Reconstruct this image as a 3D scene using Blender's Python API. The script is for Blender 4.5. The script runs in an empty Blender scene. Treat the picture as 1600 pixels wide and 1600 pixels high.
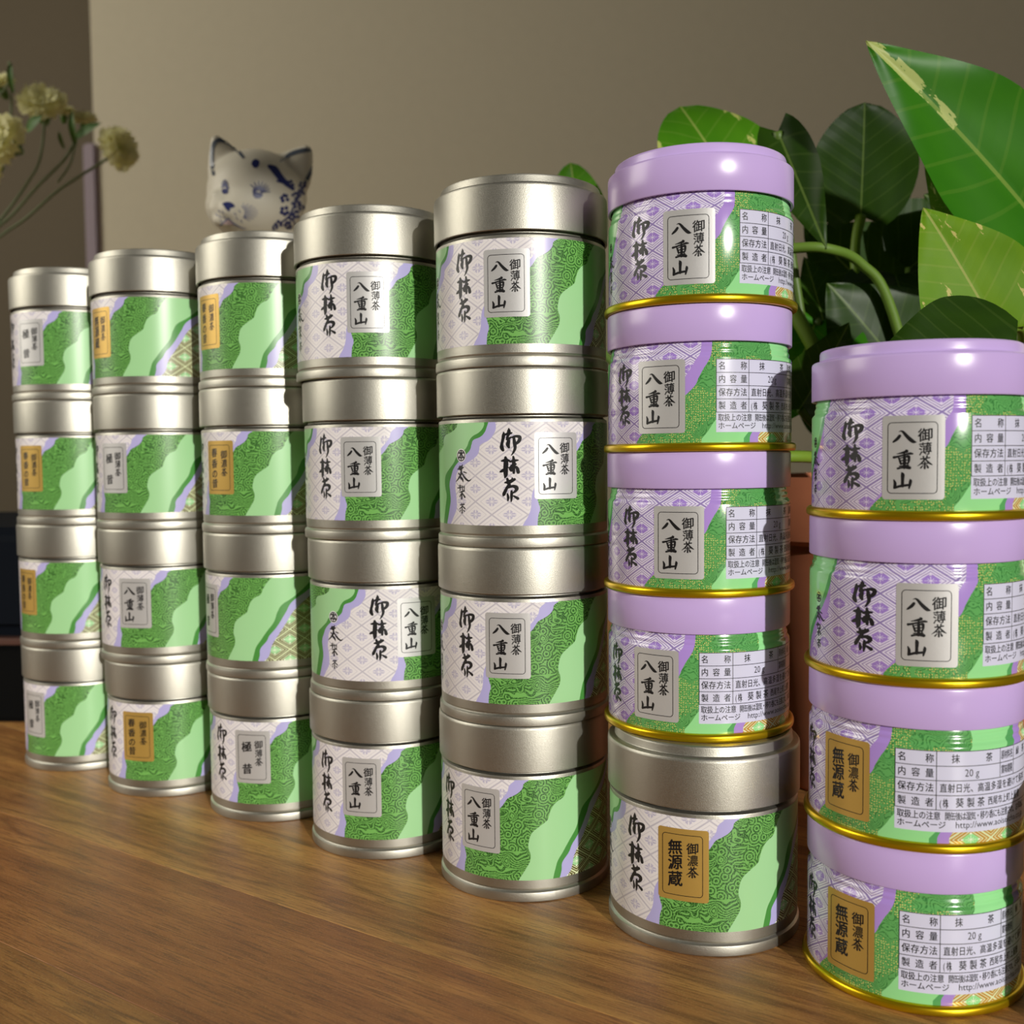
import bpy, bmesh, math, random
from math import sin, cos, pi, radians
from mathutils import Vector, Matrix
from mathutils.bvhtree import BVHTree

MM = 0.001
scn = bpy.context.scene
col = scn.collection

# ------------------------------------------------------------------ camera
PITCH, ROLL, HC, FPX = 0.05232, -0.01013, 0.15124, 1597.8
cam_d = bpy.data.cameras.new('camera')
cam_d.sensor_width = 36.0
cam_d.lens = 36.0 * FPX / 1600.0
cam_d.clip_start = 0.01
cam_d.dof.use_dof = True
cam_d.dof.focus_distance = 0.328
cam_d.dof.aperture_fstop = 15.5
cam = bpy.data.objects.new('camera', cam_d)
cam.matrix_world = Matrix.Translation((0, 0, HC)) @ Matrix.Rotation(pi/2 - PITCH, 4, 'X') @ Matrix.Rotation(ROLL, 4, 'Z')
col.objects.link(cam)
scn.camera = cam

def at(x, y, Y):
    """point at depth Y (m) seen at photo pixel x, y (1600 frame)"""
    c, s = cos(ROLL), sin(ROLL)
    a, b = x-800, y-800
    u, v = (a*c+b*s)/FPX, -(-a*s+b*c)/FPX
    q = Vector((u, cos(PITCH)+v*sin(PITCH), -sin(PITCH)+v*cos(PITCH)))
    t = Y/q.y
    return Vector((q.x*t, Y, HC+q.z*t))

# ------------------------------------------------------------------ world, sun, windows, exposure
W = bpy.data.worlds.new('world'); scn.world = W; W.use_nodes = True
W.node_tree.nodes['Background'].inputs[0].default_value = (0.95, 0.93, 0.9, 1)
W.node_tree.nodes['Background'].inputs[1].default_value = 0.024
SUN_AZ, SUN_EL = radians(24.5), radians(13)
sd = bpy.data.lights.new('sun', 'SUN'); sd.energy = 3.1; sd.angle = radians(1.3); sd.color = (1.0, 0.97, 0.90)
sun = bpy.data.objects.new('sun', sd)
sdir = Vector((sin(SUN_AZ)*cos(SUN_EL), -cos(SUN_AZ)*cos(SUN_EL), sin(SUN_EL)))
sun.rotation_euler = sdir.to_track_quat('Z', 'Y').to_euler()
sun.location = sdir*2; col.objects.link(sun)
def area(name, loc, target, sx, sy, power, color):
    d = bpy.data.lights.new(name, 'AREA'); d.shape = 'RECTANGLE'; d.size = sx; d.size_y = sy; d.energy = power; d.color = color
    o = bpy.data.objects.new(name, d); o.location = loc
    o.rotation_euler = (Vector(loc)-Vector(target)).to_track_quat('Z', 'Y').to_euler(); col.objects.link(o)
    return o
# sky light through the window the sun comes in by, and daylight from a second window on the left
area('window_daylight', (0.73, -1.34, 0.64), (0.05, 0.35, 0.22), 0.22, 0.56, 1.5, (1, 0.97, 0.92))
area('side_window_daylight', (-1.75, 0.38, 0.95), (0.0, 1.0, 0.45), 0.9, 1.2, 19, (1, 0.95, 0.83))
vs = scn.view_settings
vs.view_transform = 'Standard'; vs.look = 'None'; vs.gamma = 1.0; vs.use_curve_mapping = False; vs.exposure = 0.0
scn.cycles.max_bounces = 6

# ------------------------------------------------------------------ helpers
def s2l(r, g, b):
    f = lambda c: (c/255)/12.92 if c/255 <= 0.04045 else ((c/255+0.055)/1.055)**2.4
    return (f(r), f(g), f(b), 1)

def mesh_obj(name, verts, faces, mats, parent=None, smooth=True, uvs=None, mi=None, scale=MM):
    me = bpy.data.meshes.new(name)
    me.from_pydata([(x*scale, y*scale, z*scale) for x, y, z in verts], [], faces)
    if not isinstance(mats, (list, tuple)): mats = [mats]
    for m in mats: me.materials.append(m)
    if smooth: me.polygons.foreach_set('use_smooth', [True]*len(me.polygons))
    if mi: me.polygons.foreach_set('material_index', mi)
    if uvs:
        l = me.uv_layers.new(name='UVMap')
        flat = []
        for p in me.polygons:
            for vi in p.vertices: flat += [uvs[vi][0], uvs[vi][1]]
        l.data.foreach_set('uv', flat)
    me.validate(); me.update()
    o = bpy.data.objects.new(name, me); col.objects.link(o)
    if parent: o.parent = parent
    return o

def empty(name, loc=(0, 0, 0), rz=0):
    o = bpy.data.objects.new(name, None); o.empty_display_size = 0.01
    o.location = loc; o.rotation_euler = (0, 0, rz); col.objects.link(o); return o

def tag(o, label=None, cat=None, group=None, kind=None):
    for k, v in (('label', label), ('category', cat), ('group', group), ('kind', kind)):
        if v: o[k] = v
    return o

def lathe(name, prof, mat, parent=None, seg=128, uv_R=None, sharp=28):
    """profile of (radius, z) mm turned about z; u=0 faces -y"""
    verts, faces, uvs = [], [], []
    n = len(prof); cols = seg+1 if uv_R else seg
    for j in range(cols):
        a = (j/seg-0.5)*2*pi
        for r, z in prof:
            verts.append((r*sin(a), -r*cos(a), z)); uvs.append((uv_R*a if uv_R else 0, z))
    for j in range(seg):
        k = (j+1) % cols if not uv_R else j+1
        for i in range(n-1):
            if prof[i][0] < 1e-6 and prof[i+1][0] < 1e-6: continue
            if prof[i][0] < 1e-6: faces.append((j*n+i, k*n+i+1, j*n+i+1))
            elif prof[i+1][0] < 1e-6: faces.append((j*n+i, k*n+i, j*n+i+1))
            else: faces.append((j*n+i, k*n+i, k*n+i+1, j*n+i+1))
    o = mesh_obj(name, verts, faces, mat, parent, uvs=uvs if uv_R else None)
    me = o.data
    bm = bmesh.new(); bm.from_mesh(me)
    if not uv_R: bmesh.ops.remove_doubles(bm, verts=bm.verts, dist=1e-6)
    bm.normal_update()
    for e in bm.edges:
        if len(e.link_faces) == 2 and e.calc_face_angle(0) > radians(sharp): e.smooth = False
    bm.to_mesh(me); bm.free()
    return o

def tube_geo(pts, rad, seg=8):
    """verts, faces of a tube through pts (any unit); rad number or list"""
    V, F = [], []
    n = len(pts); up = Vector((0, 0, 1))
    for i, p in enumerate(pts):
        p = Vector(p)
        t = (Vector(pts[min(i+1, n-1)])-Vector(pts[max(i-1, 0)])).normalized()
        a = t.cross(up)
        if a.length < 1e-3: a = t.cross(Vector((1, 0, 0)))
        a.normalize(); b = t.cross(a)
        r = rad[i] if isinstance(rad, (list, tuple)) else rad
        for k in range(seg):
            th = 2*pi*k/seg; V.append(tuple(p+a*(r*cos(th))+b*(r*sin(th))))
    for i in range(n-1):
        for k in range(seg):
            F.append((i*seg+k, i*seg+(k+1) % seg, (i+1)*seg+(k+1) % seg, (i+1)*seg+k))
    F.append(tuple(range(seg))[::-1]); F.append(tuple((n-1)*seg+k for k in range(seg)))
    return V, F

def catmull(P, sub=6):
    out = []
    n = len(P)
    for i in range(n-1):
        p0, p1, p2, p3 = P[max(i-1, 0)], P[i], P[i+1], P[min(i+2, n-1)]
        for s in range(sub):
            t = s/sub
            out.append(tuple(0.5*((2*b)+(-a+c)*t+(2*a-5*b+4*c-d)*t*t+(-a+3*b-3*c+d)*t**3) for a, b, c, d in zip(p0, p1, p2, p3)))
    out.append(tuple(P[-1])); return out

# ------------------------------------------------------------------ shader node helper
class NT:
    def __init__(s, name):
        s.m = bpy.data.materials.new(name); s.m.use_nodes = True
        s.t = s.m.node_tree; s.b = s.t.nodes['Principled BSDF']
    def new(s, typ, **kw):
        n = s.t.nodes.new(typ)
        for k, v in kw.items(): setattr(n, k, v)
        return n
    def put(s, sock, v):
        if isinstance(v, (int, float, tuple, list)): sock.default_value = v
        else: s.t.links.new(v, sock)
    def m_(s, op, a, b=0.0, c=0.0):
        n = s.new('ShaderNodeMath', operation=op); s.put(n.inputs[0], a); s.put(n.inputs[1], b)
        if op in ('MULTIPLY_ADD', 'COMPARE'): s.put(n.inputs[2], c)
        return n.outputs[0]
    def gt(s, a, b): return s.m_('GREATER_THAN', a, b)
    def lt(s, a, b): return s.m_('LESS_THAN', a, b)
    def mul(s, a, b): return s.m_('MULTIPLY', a, b)
    def add(s, a, b): return s.m_('ADD', a, b)
    def mad(s, a, b, c): return s.m_('MULTIPLY_ADD', a, b, c)
    def OR(s, a, b): return s.m_('MAXIMUM', a, b)
    def mix(s, f, a, b):
        n = s.new('ShaderNodeMix', data_type='RGBA'); s.put(n.inputs[0], f); s.put(n.inputs[6], a); s.put(n.inputs[7], b); return n.outputs[2]
    def noise(s, vec, scale, detail=2, rough=0.5, dim='3D'):
        n = s.new('ShaderNodeTexNoise', noise_dimensions=dim); n.inputs['Scale'].default_value = scale
        n.inputs['Detail'].default_value = detail; n.inputs['Roughness'].default_value = rough
        if vec is not None: s.put(n.inputs['Vector'], vec)
        return n.outputs['Fac']
    def ramp(s, f, stops):
        n = s.new('ShaderNodeValToRGB'); e = n.color_ramp.elements
        e[0].position, e[0].color = stops[0]; e[1].position, e[1].color = stops[-1]
        for p, c in stops[1:-1]:
            x = e.new(p); x.color = c
        s.put(n.inputs[0], f); return n.outputs[0]
    def set(s, **kw):
        for k, v in kw.items(): s.put(s.b.inputs[k.replace('_', ' ')], v)
        return s.m
    def bump(s, h, strength=0.2, dist=0.0002):
        n = s.new('ShaderNodeBump'); n.inputs['Strength'].default_value = strength; n.inputs['Distance'].default_value = dist
        s.put(n.inputs['Height'], h); s.t.links.new(n.outputs[0], s.b.inputs['Normal'])
    def obj(s): return s.new('ShaderNodeTexCoord').outputs['Object']
    def uvxy(s):
        t = s.new('ShaderNodeTexCoord'); x = s.new('ShaderNodeSeparateXYZ'); s.t.links.new(t.outputs['UV'], x.inputs[0]); return x.outputs[0], x.outputs[1]
    def curve(s, vn, pts, z0, z1):
        """u(mm) boundary as a function of normalised height; pts (z,u)"""
        n = s.new('ShaderNodeFloatCurve'); c = n.mapping.curves[0]
        pts = sorted(pts)
        for i, (z, u) in enumerate(pts):
            x, y = (z-z0)/(z1-z0), (u+100)/200
            if i == 0: c.points[0].location = (x, y)
            elif i == len(pts)-1: c.points[-1].location = (x, y)
            else: c.points.new(x, y)
        n.mapping.extend = 'HORIZONTAL'; n.mapping.update(); s.put(n.inputs['Value'], vn)
        return s.mad(n.outputs[0], 200.0, -100.0)

def simple(name, rgb, rough=0.5, metal=0.0, **kw):
    n = NT(name); n.set(Base_Color=s2l(*rgb), Roughness=rough, Metallic=metal, **kw); return n.m

# ------------------------------------------------------------------ materials of the tins
def metal_mat():
    n = NT('satin_tin_metal'); o = n.obj()
    nz = n.noise(o, 3800, 1, 0.6); big = n.noise(o, 260, 2)
    n.set(Base_Color=(0.42, 0.405, 0.352, 1), Metallic=1.0, Roughness=n.mad(nz, 0.24, 0.33))
    n.bump(nz, 0.55, 0.00006); return n.m
M_METAL = metal_mat()
def lid_mat():
    n = NT('lilac_lacquer'); o = n.obj(); nz = n.noise(o, 2200, 1)
    n.set(Base_Color=s2l(196, 170, 226), Roughness=0.26, Specular_IOR_Level=0.55); n.bump(nz, 0.10, 0.00004); return n.m
M_LID = lid_mat()
M_GOLD = simple('gold_lacquered_rim', (205, 172, 18), 0.3, 0.85)
M_INK = simple('black_ink', (14, 13, 16), 0.45)
M_WHITE_INK = simple('white_ink', (228, 226, 228), 0.4)

def lattice(n, u, v, u0, v0, w, h, kind):
    du = n.mul(n.add(u, -u0), 1.0/w); dv = n.mul(n.add(v, -v0), 1.0/h)
    a = n.add(du, dv); b = n.m_('SUBTRACT', du, dv)
    fa = n.m_('SUBTRACT', a, n.m_('ROUND', a)); fb = n.m_('SUBTRACT', b, n.m_('ROUND', b))
    A, B = n.m_('ABSOLUTE', fa), n.m_('ABSOLUTE', fb)
    d = n.OR(A, B); p = n.m_('ABSOLUTE', n.add(fa, fb)); q = n.m_('ABSOLUTE', n.m_('SUBTRACT', fa, fb))
    R = 0.21 if kind != 'purple' else 0.235
    notch = n.OR(n.mul(n.lt(p, 0.035), n.gt(q, 0.2)), n.mul(n.lt(q, 0.035), n.gt(p, 0.2)))
    notch = n.OR(notch, n.mul(n.gt(d, R-0.045), n.OR(n.lt(A, 0.03), n.lt(B, 0.03)))) if kind != 'purple' else n.mul(n.gt(d, R-0.06), n.OR(n.lt(p, 0.05), n.lt(q, 0.05)))
    star = n.mul(n.lt(d, 0.12), n.OR(n.OR(n.lt(p, 0.018), n.lt(q, 0.018)), n.OR(n.lt(A, 0.012), n.lt(B, 0.012)))) if kind != 'purple' else n.mul(n.lt(d, 0.13), n.OR(n.OR(n.lt(p, 0.014), n.lt(q, 0.014)), n.OR(n.lt(A, 0.009), n.lt(B, 0.009))))
    fill = n.mul(n.lt(d, R), n.m_('SUBTRACT', 1.0, n.OR(notch, star)))
    def band(lo, hi): return n.mul(n.gt(d, lo), n.lt(d, hi))
    return d, fill, band

def thread_texture(n, u, v, base, line, sc=1.0, gold=None):
    """stitched rings, flowers and streams printed in dark green on green"""
    cmb = n.new('ShaderNodeCombineXYZ'); n.put(cmb.inputs[0], u); n.put(cmb.inputs[1], v); P = cmb.outputs[0]
    def vor(scale, feat='F1', rnd=1.0):
        k = n.new('ShaderNodeTexVoronoi', voronoi_dimensions='2D', feature=feat); k.inputs['Scale'].default_value = scale
        k.inputs['Randomness'].default_value = rnd; n.put(k.inputs['Vector'], P); return k
    k = vor(0.30*sc)
    rings = n.lt(n.m_('FRACT', n.mul(k.outputs['Distance'], 3.6)), 0.54)
    nz = n.noise(P, 0.16*sc, 1, 0.4, '2D'); nz2 = n.noise(P, 0.11*sc, 0, 0.4, '2D')
    stream = n.lt(n.m_('FRACT', n.mad(v, 0.95*sc, n.mul(nz, 5.5))), 0.54)
    loops = n.lt(n.m_('FRACT', n.mul(nz, 15.0)), 0.54)
    which = n.gt(nz2, 0.5); w2 = n.gt(nz, 0.5)
    lines = n.add(n.mul(which, n.add(n.mul(w2, stream), n.mul(n.m_('SUBTRACT', 1.0, w2), loops))), n.mul(n.m_('SUBTRACT', 1.0, which), rings))
    dt = vor(2.3*sc, rnd=0.35)
    dot = n.lt(dt.outputs['Distance'], 0.5)
    if gold:
        dg = vor(1.45, rnd=0.5)
        dots = n.mul(n.lt(dg.outputs['Distance'], 0.24), n.lt(n.m_('FRACT', n.mul(nz, 9.0)), 0.72))
        fine = n.mul(n.lt(n.m_('FRACT', n.mul(nz, 18.0)), 0.35), dot)
        c = n.mix(fine, base, line)
        return n.mix(n.mul(n.mul(dots, n.gt(nz2, 0.42)), 0.9), c, gold), dots
    return n.mix(n.mul(lines, dot), base, line), None

def print_mat(name, purple):
    n = NT(name); u, v = n.uvxy()
    if not purple:
        z0, z1 = 7.0, 44.0
        C = dict(
          e=[(7, -70), (20, -60), (31.7, -40.8), (32.9, -35.8), (34.5, -31.4), (36.9, -30.7), (38.5, -28.4), (39.2, -24.9), (40.7, -21.6), (42.2, -20.6), (44, -18)],
          f=[(7.4, -31.9), (11.2, -30.5), (14.9, -29.2), (17.4, -28.6), (19.8, -29.6), (22.2, -30), (24.7, -28.9), (26.7, -26), (28.7, -23.2), (30.7, -21.5), (33.1, -17.3), (34.2, -16.2), (36.2, -15.1), (37.7, -13.6), (38.8, -11.2), (40.7, -9.3), (42.3, -9)],
          g=[(7.6, -28.4), (12.6, -26.4), (15.8, -25.5), (18.7, -25.8), (21.5, -26.1), (24.3, -24.8), (26.7, -23.3), (28.7, -20.9), (31.5, -16.7), (33, -14.9), (35, -14.1), (36.5, -13.1), (37.3, -10.7), (38.8, -8.9), (40.7, -8), (42.3, -7.4)],
          h=[(7.3, -25.7), (9.4, -24.1), (12.7, -21.9), (16.7, -21.8), (20.3, -22.4), (22.3, -22), (24.7, -21.6), (26.7, -19.7), (28.3, -16.8), (29.9, -13.7), (31.4, -11.7), (33, -11), (34.9, -10.3), (36, -7.7), (38.3, -5.5), (40.6, -4.7), (42.3, -5.1)],
          A=[(7.3, 4), (8.5, 4.6), (10.2, 5.7), (12.9, 6.8), (15.3, 7.1), (18.2, 7.4), (20.2, 8.2), (24, 11), (28, 16), (32, 21), (36.6, 25.5), (38.2, 26.6), (40.5, 27.4), (42.2, 29.3), (43.8, 29.7)],
          D=[(7.3, 9.1), (10.8, 9.4), (13.2, 10), (15, 9.5), (16.8, 9.2), (20, 11), (25, 16), (30, 21.5), (33.2, 24.8), (34.5, 25.7), (35.9, 26.8), (36.8, 28.6), (37.9, 30.4), (39.4, 31.7), (41.2, 32.4), (42.4, 34.3), (43.7, 35)],
          E=[(7.3, 30), (9.4, 31.3), (11.6, 32.7), (14.2, 34.1), (16.5, 34.3), (18.8, 33.6), (21.5, 33.9), (24.2, 35.1), (26.1, 37.5), (28, 40.2), (29.8, 40.9), (31.9, 41.8), (33.9, 43.5), (35.2, 46), (37.7, 47.3), (40.9, 49.5), (42.7, 51.5)],
          F=[(7.5, 42.1), (10.9, 43), (13.5, 43.9), (15.9, 45.6), (19.7, 48.3), (23.8, 51.4), (28, 53), (31, 55), (33.4, 59), (38, 65), (43, 70)],
          G=[(7.5, 44.6), (10, 45.3), (12.6, 45.6), (16, 48.4), (18, 49.4), (21.2, 52.2), (27.7, 56.4), (31.8, 59), (36.3, 66), (43, 75)],
          H=[(7.5, 47.1), (9, 48.7), (11, 49.6), (13.8, 50.3), (18.7, 53.4), (23.5, 56.6), (28.4, 60), (36, 70), (43, 80)])
        white, lav = s2l(226, 221, 222), s2l(176, 170, 218)
        dk, dkl, light, g2 = s2l(112, 172, 86), s2l(26, 72, 24), s2l(158, 208, 150), s2l(72, 140, 62)
    else:
        z0, z1 = 3.0, 34.0
        C = dict(
          e=[(3, -50), (18, -36), (33, -22)],
          f=[(3, -29), (11, -24.5), (18, -18), (24, -14), (33, -11)],
          g=[(3, -27), (11, -22), (18, -16), (24, -12.3), (33, -10)],
          h=[(3, -24), (11, -19), (17, -13.3), (20, -12), (29.3, -10.8), (33.5, -9)],
          A=[(3, 5.4), (4.8, 6.8), (12, 13), (20, 20.5), (25.8, 24.6), (27.4, 25.5), (29.2, 26.8), (31.3, 27.2), (33.5, 27.4)],
          D=[(3, 5.8), (4.8, 7.3), (12, 16), (19.6, 25.2), (22.2, 26.5), (24.8, 27.9), (26.5, 29), (29, 30.2), (31.7, 30.6), (33.5, 30.7)],
          E=[(3.7, 27.3), (6, 29.2), (9.1, 31.3), (18, 40), (28.2, 51.3), (30.8, 52.1), (32.9, 51.6)],
          F=[(3.8, 40.4), (5.6, 42), (17, 53), (28.3, 63.6), (30.3, 64.2), (32, 66.2), (33.4, 66.9)],
          G=[(4, 42.5), (5.7, 43.4), (17, 55), (28.3, 67), (33.1, 68.5)],
          H=[(4.1, 45.6), (5.8, 46.6), (17, 58), (28, 71), (33, 73)])
        white, lav = s2l(222, 214, 236), s2l(172, 140, 214)
        dk, dkl, light, g2 = s2l(96, 166, 92), s2l(58, 122, 62), s2l(150, 222, 150), s2l(88, 165, 98)
    vn = n.mul(n.add(v, -z0), 1/(z1-z0))
    def step(k): return n.gt(u, n.curve(vn, C[k], z0, z1))
    tex, dots = thread_texture(n, u, v, dk, dkl, 1.0, s2l(222, 208, 120) if purple else None)
    if purple:
        d, fill, band = lattice(n, u, v, 4.8, 20.7, 12.8, 7.95, 'purple')
        wl = n.mix(n.OR(n.OR(band(0.285, 0.315), band(0.375, 0.405)), n.gt(d, 0.465)), white, s2l(146, 128, 182))
        wl = n.mix(fill, wl, s2l(160, 130, 206))
    else:
        d, fill, band = lattice(n, u, v, -6.5, 24.3, 12.5, 8.75, 'silver')
        wl = n.mix(n.gt(d, 0.465), white, s2l(192, 187, 196))
        wl = n.mix(band(0.325, 0.352), wl, s2l(206, 201, 206))
        wl = n.mix(fill, wl, s2l(190, 185, 204))
    gd, gf, gb = lattice(n, u, v, 51.5, 12.0, 12.6, 8.4, 'purple')
    gl = n.mix(n.OR(n.OR(gb(0.27, 0.31), gb(0.38, 0.41)), n.gt(gd, 0.465)), s2l(92, 78, 36) if not purple else s2l(190, 140, 60), s2l(214, 224, 178))
    gl = n.mix(gf, gl, light)
    gl = n.mix(n.mul(n.lt(gd, 0.235), n.m_('SUBTRACT', 1.0, gf)), gl, s2l(236, 240, 216))
    c = tex
    for k, cc in (('e', light), ('f', g2), ('g', lav), ('h', wl), ('A', lav), ('D', tex), ('E', light), ('F', g2), ('G', lav), ('H', gl)):
        c = n.mix(step(k), c, cc)
    n.set(Base_Color=c, Roughness=0.14 if purple else 0.33, Specular_IOR_Level=0.6 if purple else 0.5)
    return n.m
M_LABEL = print_mat('printed_paper_label', False)
M_CAN = print_mat('printed_can_lacquer', True)
def foil(name, rgb, metal=0.55, rough=0.42):
    n = NT(name); nz = n.noise(n.obj(), 3600, 1, 0.6)
    n.set(Base_Color=s2l(*rgb), Metallic=metal, Roughness=n.mad(nz, 0.2, rough-0.1)); n.bump(nz, 0.25, 0.00005); return n.m
M_SSTICK = foil('silver_foil_sticker', (200, 199, 198), 0.45, 0.45)
M_GSTICK = foil('gold_foil_sticker', (202, 166, 86), 0.55, 0.42)
M_PANEL = simple('white_print_panel', (208, 208, 230), 0.2)
def body_metal():
    return M_METAL

# ------------------------------------------------------------------ 2-D lettering that is wrapped round the tins
_gl = {}
def glyph(ch, bold=0.0):
    k = (ch, bold)
    if k not in _gl:
        c = bpy.data.curves.new('g', 'FONT'); c.body = ch; c.resolution_u = 2; c.offset = bold
        o = bpy.data.objects.new('g', c); col.objects.link(o)
        dg = bpy.context.evaluated_depsgraph_get(); dg.update()
        me = bpy.data.meshes.new_from_object(o.evaluated_get(dg))
        me.calc_loop_triangles()
        _gl[k] = ([(v.co.x, v.co.y) for v in me.vertices], [tuple(t.vertices) for t in me.loop_triangles])
        bpy.data.objects.remove(o); bpy.data.curves.remove(c); bpy.data.meshes.remove(me)
    return _gl[k]

class Flat:
    """triangles/quads in the unrolled (u, z) plane, mm"""
    def __init__(s): s.v, s.f = [], []
    def addg(s, V, F):
        b = len(s.v); s.v += V; s.f += [tuple(b+i for i in f) for f in F]
    def char(s, ch, cx, cz, w, h=None, bold=0.0, skew=0.0):
        """one CJK character centred on (cx,cz); w,h of its em box"""
        h = h or w; V, F = glyph(ch)
        for dx, dy in (((-bold, -bold*0.6), (bold, -bold*0.6), (0, bold)) if bold else ((0, 0),)):
            s.addg([(cx+(x+dx-0.5)*w, cz+(y+dy-0.36+skew*(x-0.5))*h) for x, y in V], F)
    def row(s, txt, x0, x1, cz, w, h=None, bold=0.0):
        k = len(txt)
        for i, ch in enumerate(txt):
            if ch == ' ': continue
            s.char(ch, (x0+x1)/2 if k == 1 else x0+w/2+(x1-x0-w)*i/(k-1), cz, w, h, bold)
    def string(s, txt, x0, cz, size, sx=1.0, bold=0.0):
        V, F = glyph(txt); s.addg([(x0+x*size*sx, cz+(y-0.3)*size) for x, y in V], F)
    def rect(s, x0, z0, x1, z1): s.addg([(x0, z0), (x1, z0), (x1, z1), (x0, z1)], [(0, 1, 2, 3)])
    def brush(s, P, sub=5):
        """P: (x, z, width) points of one brush stroke"""
        Q = catmull(P, sub); V, F = [], []; n = len(Q)
        for i, (x, z, w) in enumerate(Q):
            a, b = Q[max(i-1, 0)], Q[min(i+1, n-1)]
            tx, tz = b[0]-a[0], b[1]-a[1]; L = math.hypot(tx, tz) or 1
            nx, nz = -tz/L*w/2, tx/L*w/2
            V += [(x+nx, z+nz), (x-nx, z-nz)]
            if i: F.append((2*i-2, 2*i-1, 2*i+1, 2*i))
        for (x, z, w) in (Q[0], Q[-1]):
            b = len(V); V += [(x+w/2*cos(t*pi/4), z+w/2*sin(t*pi/4)) for t in range(8)]; F.append(tuple(range(b, b+8)))
        s.addg(V, F)
    def ring(s, x0, z0, x1, z1, r, w, n=6):
        def rr(x0, z0, x1, z1, r):
            o = []
            for cx, cz, a0 in ((x1-r, z1-r, 0), (x0+r, z1-r, 90), (x0+r, z0+r, 180), (x1-r, z0+r, 270)):
                for i in range(n+1):
                    a = radians(a0+90*i/n); o.append((cx+r*cos(a), cz+r*sin(a)))
            return o
        A, B = rr(x0, z0, x1, z1, r), rr(x0+w, z0+w, x1-w, z1-w, max(r-w, 0.01)); k = len(A)
        s.addg(A+B, [(i, (i+1) % k, k+(i+1) % k, k+i) for i in range(k)])
    def disc(s, cx, cz, r, n=24): s.addg([(cx+r*cos(2*pi*i/n), cz+r*sin(2*pi*i/n)) for i in range(n)], [tuple(range(n))])
    def wrap(s, name, R, mat, parent=None, step=1.0, mi=None, mats=None):
        bm = bmesh.new(); vs_ = [bm.verts.new((x, z, 0)) for x, z in s.v]
        for f in s.f:
            if len(set(f)) < 3: continue
            try: bm.faces.new([vs_[i] for i in f])
            except ValueError: pass
        xs = [x for x, z in s.v]; x = math.ceil(min(xs)/step)*step
        while x < max(xs):
            bmesh.ops.bisect_plane(bm, geom=bm.verts[:]+bm.edges[:]+bm.faces[:], plane_co=(x, 0, 0), plane_no=(1, 0, 0), dist=1e-5)
            x += step
        bm.normal_update()
        for f in bm.faces:
            if f.normal.z < 0: f.normal_flip()
        for v in bm.verts:
            a = v.co.x/R; z = v.co.y; v.co = (R*sin(a)*MM, -R*cos(a)*MM, z*MM)
        me = bpy.data.meshes.new(name); bm.to_mesh(me); bm.free()
        me.materials.append(mat)
        me.polygons.foreach_set('use_smooth', [True]*len(me.polygons))
        o = bpy.data.objects.new(name, me); col.objects.link(o)
        if parent: o.parent = parent
        return o

# brush calligraphy traced stroke by stroke (grid units, x right, y down, stroke width)
MATCHA = [
 [(778,492,12),(776,530,30),(765,590,27),(750,650,26),(748,700,36),(765,738,26)],
 [(850,440,10),(852,470,30),(848,510,32)], [(800,522,18),(850,508,24),(892,502,14)],
 [(850,520,22),(828,565,24),(845,610,30),(835,660,36),(850,700,22)], [(815,590,14),(850,580,22),(880,560,14)],
 [(898,562,18),(950,548,22),(1002,562,30),(992,612,30),(950,650,22),(925,640,12)],
 [(920,565,22),(928,640,30),(936,710,26),(912,770,18),(882,812,6)],
 [(742,888,14),(800,880,30),(852,884,18)], [(800,842,24),(806,900,40),(800,1000,42),(800,1080,36),(790,1115,18)],
 [(725,1038,18),(770,1016,28),(840,978,10)], [(862,900,16),(920,886,24),(976,880,12)],
 [(910,832,18),(916,900,30),(912,980,30),(915,1055,22)], [(878,952,14),(945,934,16)],
 [(893,955,16),(866,990,28),(880,1022,24)], [(930,960,16),(962,992,28),(976,1045,32)],
 [(788,1190,14),(850,1180,32),(924,1146,24)], [(822,1138,22),(842,1200,30),(862,1232,18)], [(892,1128,12),(880,1172,18)],
 [(852,1210,24),(812,1270,26),(772,1350,30),(762,1372,14)],
 [(838,1262,14),(900,1240,25),(952,1266,36),(932,1312,22),(880,1342,12)],
 [(882,1310,20),(880,1380,26),(874,1452,12)], [(822,1345,14),(832,1400,24),(826,1442,12)], [(914,1378,16),(968,1412,26)]]
AOI = [
 [(150,978,14),(175,968,18),(200,955,10)], [(130,1002,12),(185,990,20),(228,975,10)], [(165,955,12),(168,1010,16)], [(208,940,12),(200,1000,14)],
 [(190,1000,20),(186,1060,26),(172,1105,16)], [(190,1060,22),(145,1130,18),(98,1178,8)], [(200,1060,16),(250,1130,22),(300,1166,16),(336,1142,5)],
 [(140,1058,12),(165,1078,14)], [(228,1040,14),(268,1056,10)], [(180,1120,26),(208,1150,24),(216,1178,12)],
 [(120,1270,8),(165,1264,16),(198,1254,8)], [(166,1220,10),(166,1305,14)], [(206,1238,10),(206,1300,12)], [(236,1240,10),(232,1302,12)], [(145,1240,8),(190,1236,8)], [(205,1260,8),(235,1252,8)],
 [(158,1332,10),(232,1310,16)], [(196,1320,18),(190,1422,20)], [(208,1350,14),(240,1398,20)], [(186,1352,12),(160,1392,14)],
 [(163,1512,10),(232,1500,12)], [(188,1488,10),(198,1540,14)], [(218,1486,8),(212,1515,8)], [(200,1532,14),(150,1572,8)], [(206,1530,12),(242,1564,14)],
 [(196,1560,14),(194,1625,16)], [(172,1585,10),(160,1605,10)], [(216,1585,10),(232,1600,12)]]
HACHI = [[(385,440,40),(345,488,42),(285,535,28),(262,552,6)], [(368,372,6),(410,358,20),(450,382,34),(500,440,44),(570,508,50),(620,542,44),(672,552,6)]]
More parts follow.
